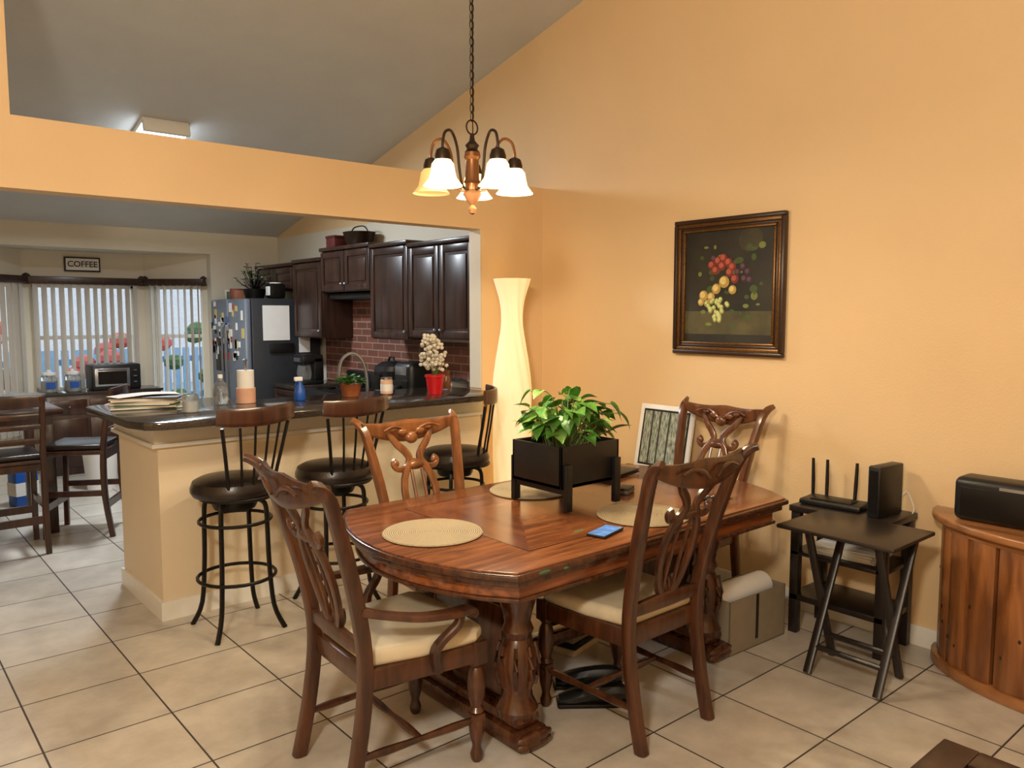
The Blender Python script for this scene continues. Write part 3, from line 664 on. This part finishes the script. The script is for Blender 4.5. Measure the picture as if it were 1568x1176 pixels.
b.box((3.15,1.35,.645),(3.555,1.87,.663),BLKW,.006)
for y in (1.41,1.72):
    b.sweep([(3.19,y,0.012,.022,.035),(3.50,y,.645,.022,.035)],BLKW,(0,1,0),8,1,True); b.sweep([(3.46,y+.026,0.012,.022,.035),(3.21,y+.026,.645,.022,.035)],BLKW,(0,1,0),8,1,True)
b.sweep([(3.245,1.41,.12,.025),(3.245,1.72,.12,.025)],BLKW); b.sweep([(3.415,1.436,.12,.025),(3.415,1.746,.12,.025)],BLKW)
b.done()
b=B('barrel_cabinet'); cx,cy=3.885,.81
def half(ax,ay,n=24): return [(cx,cy+ay)]+[(cx-ax*math.sin(pi*i/n),cy+ay*math.cos(pi*i/n)) for i in range(1,n)]+[(cx,cy-ay)]
b.prism(half(.37,.65),0,.05,PINT,.008); b.prism(half(.335,.60),.05,.67,FRMD); b.prism(half(.40,.67),.67,.705,PINT,.01,3); b.prism(half(.36,.63),.64,.67,PINT,.004)
n=12
for i in range(n):
    t0,t1=pi*i/n+.016,pi*(i+1)/n-.016; tm_=(t0+t1)/2
    pts=[]
    for t,k in ((t0,.33),(t0,.35),(t0+.03,.358),(tm_,.362),(t1-.03,.358),(t1,.35),(t1,.33)):
        pts.append((cx-k*math.sin(t),cy+(k+.265)*math.cos(t)))
    b.prism(pts,.05,.64,PINE,.002)
    for kk in range(2):
        t=random.uniform(t0+.04,t1-.04); z=random.uniform(.1,.6); b.ell((cx-.357*math.sin(t),cy+.622*math.cos(t),z),(.004,.008,.010),FRMD,8,6)
b.done()
b=B('bluetooth_speaker'); b.box((-.075,-.23,0),(.075,.23,.19),BLK,.03,seg=4); b.box((-.078,-.2,.02),(-.07,.2,.15),BLKM,.004); b.box((-.0785,-.05,.155),(-.076,.05,.168),STEEL); b.done((3.74,1.10,.706),0)
b=B('cardboard_box')
for lo,hi in (((-.22,-.11,0),(.22,.11,.006)),((-.22,-.11,0),(.22,-.104,.26)),((-.22,.104,0),(.22,.11,.26)),((-.22,-.11,0),(-.214,.11,.26)),((.214,-.11,0),(.22,.11,.26))): b.box(lo,hi,CARD)
b.box((-.02,-.1125,.04),(.0,-.1105,.26),BLKW)
b.done((3.31,2.15,0),-.05)
b=B('paper_roll'); b.sweep([(-.2,0,0,.13),(.19,0,.0,.13)],WHITE,n=20); b.done((3.30,2.15,.24),-.05)
b=B('shoe_pair')
for x in (-.08,.08):
    b.sweep([(x,-.14,.04,.06,.05),(x,-.1,.05,.08,.08),(x,0,.045,.075,.08),(x,.08,.035,.09,.06),(x,.14,.025,.06,.035)],BLK,(0,0,1),10,3); b.box((x-.045,-.15,0),(x+.045,.15,.02),BLKM,.01)
b.done((2.33,2.22,0),.9)
b=B('book_pile')
for i in range(5): b.box((-.11,-.08,i*.032),(.11,.08,i*.032+.03),[CREAM,BLK,CARD,WHITE,BLK][i],.003,rot=Matrix.Rotation(random.uniform(-.2,.2),3,'Z'))
b.done((2.62,2.62,0),.3)
# coffee table
b=B('coffee_table'); X0,X1,Y0,Y1=1.40,2.23,.15,.80
for lo,hi in (((X0,Y0,.41),(X1,Y0+.09,.45)),((X0,Y1-.09,.41),(X1,Y1,.45)),((X0,Y0+.09,.41),(X0+.09,Y1-.09,.45)),((X1-.09,Y0+.09,.41),(X1,Y1-.09,.45))): b.box(lo,hi,ESP,.004)
b.box((X0+.09,Y0+.09,.43),(X1-.09,Y1-.09,.44),M('bronze_glass',(60,54,46),.08)); b.box((X0+.04,Y0+.04,.34),(X1-.04,Y1-.04,.41),ESP,.004)
for x in (X0+.05,X1-.05):
    for y in (Y0+.05,Y1-.05): b.box((x-.03,y-.03,0),(x+.03,y+.03,.35),ESP,.004)
b.done()

# ---------------------------------------------------------------- kitchen dining set
b=B('pub_table'); b.box((.2,6.42,.87),(1.22,7.4,.915),DKW,.008); b.box((.26,6.48,.79),(1.16,7.34,.87),DKW)
for x in (.29,1.13):
    for y in (6.51,7.31): b.box((x-.035,y-.035,0),(x+.035,y+.035,.8),DKW,.004)
b.done()
def pubchair(loc,rz):
    b=B('pub_chair')
    for s in (-1,1):
        b.sweep([(s*.2,-.04,0,.036),(s*.2,0,.3,.04),(s*.2,0,.62,.04),(s*.2,-.03,.85,.036),(s*.2,-.07,1.06,.034)],DKW,(0,1,0),8,3,True)
        b.sweep([(s*.2,.4,0,.036),(s*.2,.39,.62,.04)],DKW,(0,1,0),8,1,True)
        b.box((s*.2-.012,0,.3),(s*.2+.012,.4,.34),DKW)
    for z in (.2,.56): b.box((-.2,.38,z),(.2,.405,z+.05),DKW); b.box((-.2,-.01,z),(.2,.012,z+.05),DKW)
    b.prism([(-.22,-.01),(.22,-.01),(.23,.42),(-.23,.42)],.60,.63,DKW,.005); b.prism([(-.2,.02),(.2,.02),(.21,.4),(-.21,.4)],.63,.67,LEA,.015,3)
    b.sweep([(-.2,-.065,1.03,.08,.022),(0,-.085,1.03,.09,.022),(.2,-.065,1.03,.08,.022)],DKW,(0,1,0),8,4,True)
    for z in (.93,.86): b.sweep([(-.2,-.04,z,.035,.016),(0,-.06,z,.035,.016),(.2,-.04,z,.035,.016)],DKW,(0,1,0),8,4,True)
    b.sweep([(-.2,-.01,.76,.04,.018),(.2,-.01,.76,.04,.018)],DKW,(0,1,0),8,1,True)
    b.done(loc,rz)
pubchair((.80,5.98,0),0); pubchair((1.50,6.30,0),math.radians(60))
b=B('glass_bowl'); b.lathe([(.05,0),(.1,.03),(.14,.09),(.145,.1),(.13,.09),(.09,.035),(0,.015)],GLASS,seg=28); b.done((1.0,6.62,.916))
b=B('detergent_box'); b.box((-.09,-.07,0),(.09,.07,.3),BLUE,.01); b.box((-.092,-.072,.09),(.092,.072,.2),WHITE); b.done((1.12,7.62,0),.3)
b=B('waste_bin'); b.lathe([(.12,0),(.15,.35),(.16,.36),(.14,.35),(.11,.02),(0,.02)],WHITEP,seg=24); b.done((1.78,7.9,0))
b=B('sideboard'); b.box((1.52,8.74,.0),(2.58,9.10,.79),DKW,.004); b.box((1.50,8.72,.79),(2.60,9.12,.82),GRAN,.006)
for i in range(3):
    x=1.55+i*.345; b.box((x,8.725,.08),(x+.32,8.742,.56),DKW,.006); b.box((x,8.725,.6),(x+.32,8.742,.75),DKW,.006); b.ell((x+.16,8.715,.68),(.012,.012,.012),STEEL,8,6)
b.done()
b=B('toaster_oven'); b.box((-.23,-.15,.0),(.23,.15,.26),BLK,.015); b.box((-.21,-.158,.04),(.12,-.149,.22),STEEL,.005); b.box((-.18,-.161,.06),(.09,-.156,.19),M('oven_glass',(40,34,30),.08)); b.sweep([(-.18,-.175,.21,.014),(.09,-.175,.21,.014)],STEEL)
for z in (.07,.13,.19): b.lathe([(.018,0),(.018,.012)],STEEL,(.17,-.16,z),10)
b.done((2.17,8.93,.821))
for xx in (1.58,1.79):
    b=B('glass_canister'); b.lathe([(.07,0),(.075,.02),(.075,.15),(.06,.17)],GLASS); b.lathe([(.068,.005),(.068,.11),(0,.11)],M('canister_fill',(200,196,190),.8)); b.lathe([(.065,.17),(.065,.19),(.02,.2),(.02,.22),(0,.225)],WHITEP); b.box((-.04,-.078,.04),(.04,-.074,.1),BLUE); b.done((xx,8.92,.821))
b=B('coffee_sign'); b.box((-.17,-.012,-.075),(.17,.006,.075),BLK,.003); b.box((-.155,-.0135,-.06),(.155,-.011,.06),WHITE); sg=b.done((2.0,9.265,2.11))
t=bpy.data.curves.new('coffee_lettering','FONT'); t.body='COFFEE'; t.size=.082; t.align_x='CENTER'; t.align_y='CENTER'; t.extrude=.001; t.offset=.0012
to=bpy.data.objects.new('lettering',t); S.collection.objects.link(to); to.data.materials.append(BLK); to.parent=sg; to.location=(0,-.0155,0); to.rotation_euler=(pi/2,0,0)
# ---------------------------------------------------------------- ceiling fixtures
b=B('fluorescent_ceiling_light')
b.box((-.17,-.30,-.02),(.17,.30,.02),TRIM,.004); b.box((-.17,-.32,-.09),(.17,-.28,.0),TRIM,.01); b.box((-.17,.28,-.09),(.17,.32,.0),TRIM,.01)
b.prism([(-.155,-.28),(.155,-.28),(.155,.28),(-.155,.28)],-.085,-.02,DIFF,.02,3)
o=b.done((1.98,6.62,cz(6.62)-.02)); o.rotation_euler=(math.atan(-.247),0,0)
la=light('fluorescent_tube','AREA',(0,0,-.10),80,(.84,.93,1.0),o,shape='RECTANGLE'); la.data.size=.3; la.data.size_y=.56
b=B('living_room_pendant'); b.lathe([(.0,-.02),(.12,0),(.17,.06),(.18,.11)],SHADEU,seg=24); b.sweep([(0,0,.08,.02),(0,0,1.3,.02)],DBRZ); b.lathe([(.02,1.22),(.07,1.27),(.07,1.4)],DBRZ); pz=2.85
pd=b.done((-.7,.1,pz)); light('pendant_bulb','POINT',(0,0,-.16),265,(1,.92,.78),pd,shadow_soft_size=.16)
# world
w=bpy.data.worlds.new('sky'); S.world=w; w.use_nodes=True; bg=w.node_tree.nodes['Background']; bg.inputs[0].default_value=(.72,.86,1,1); bg.inputs[1].default_value=2.2
# camera
cam=bpy.data.cameras.new('camera'); co=bpy.data.objects.new('camera',cam); S.collection.objects.link(co); S.camera=co
cam.sensor_width=36; cam.lens=36*1210/1568; cam.clip_start=.05
th=math.radians(5.1); d=Vector((.649*math.cos(th),.760*math.cos(th),-math.sin(th)))
co.location=(0,0,1.6); co.rotation_euler=d.to_track_quat('-Z','Y').to_euler()
S.view_settings.view_transform='Standard'
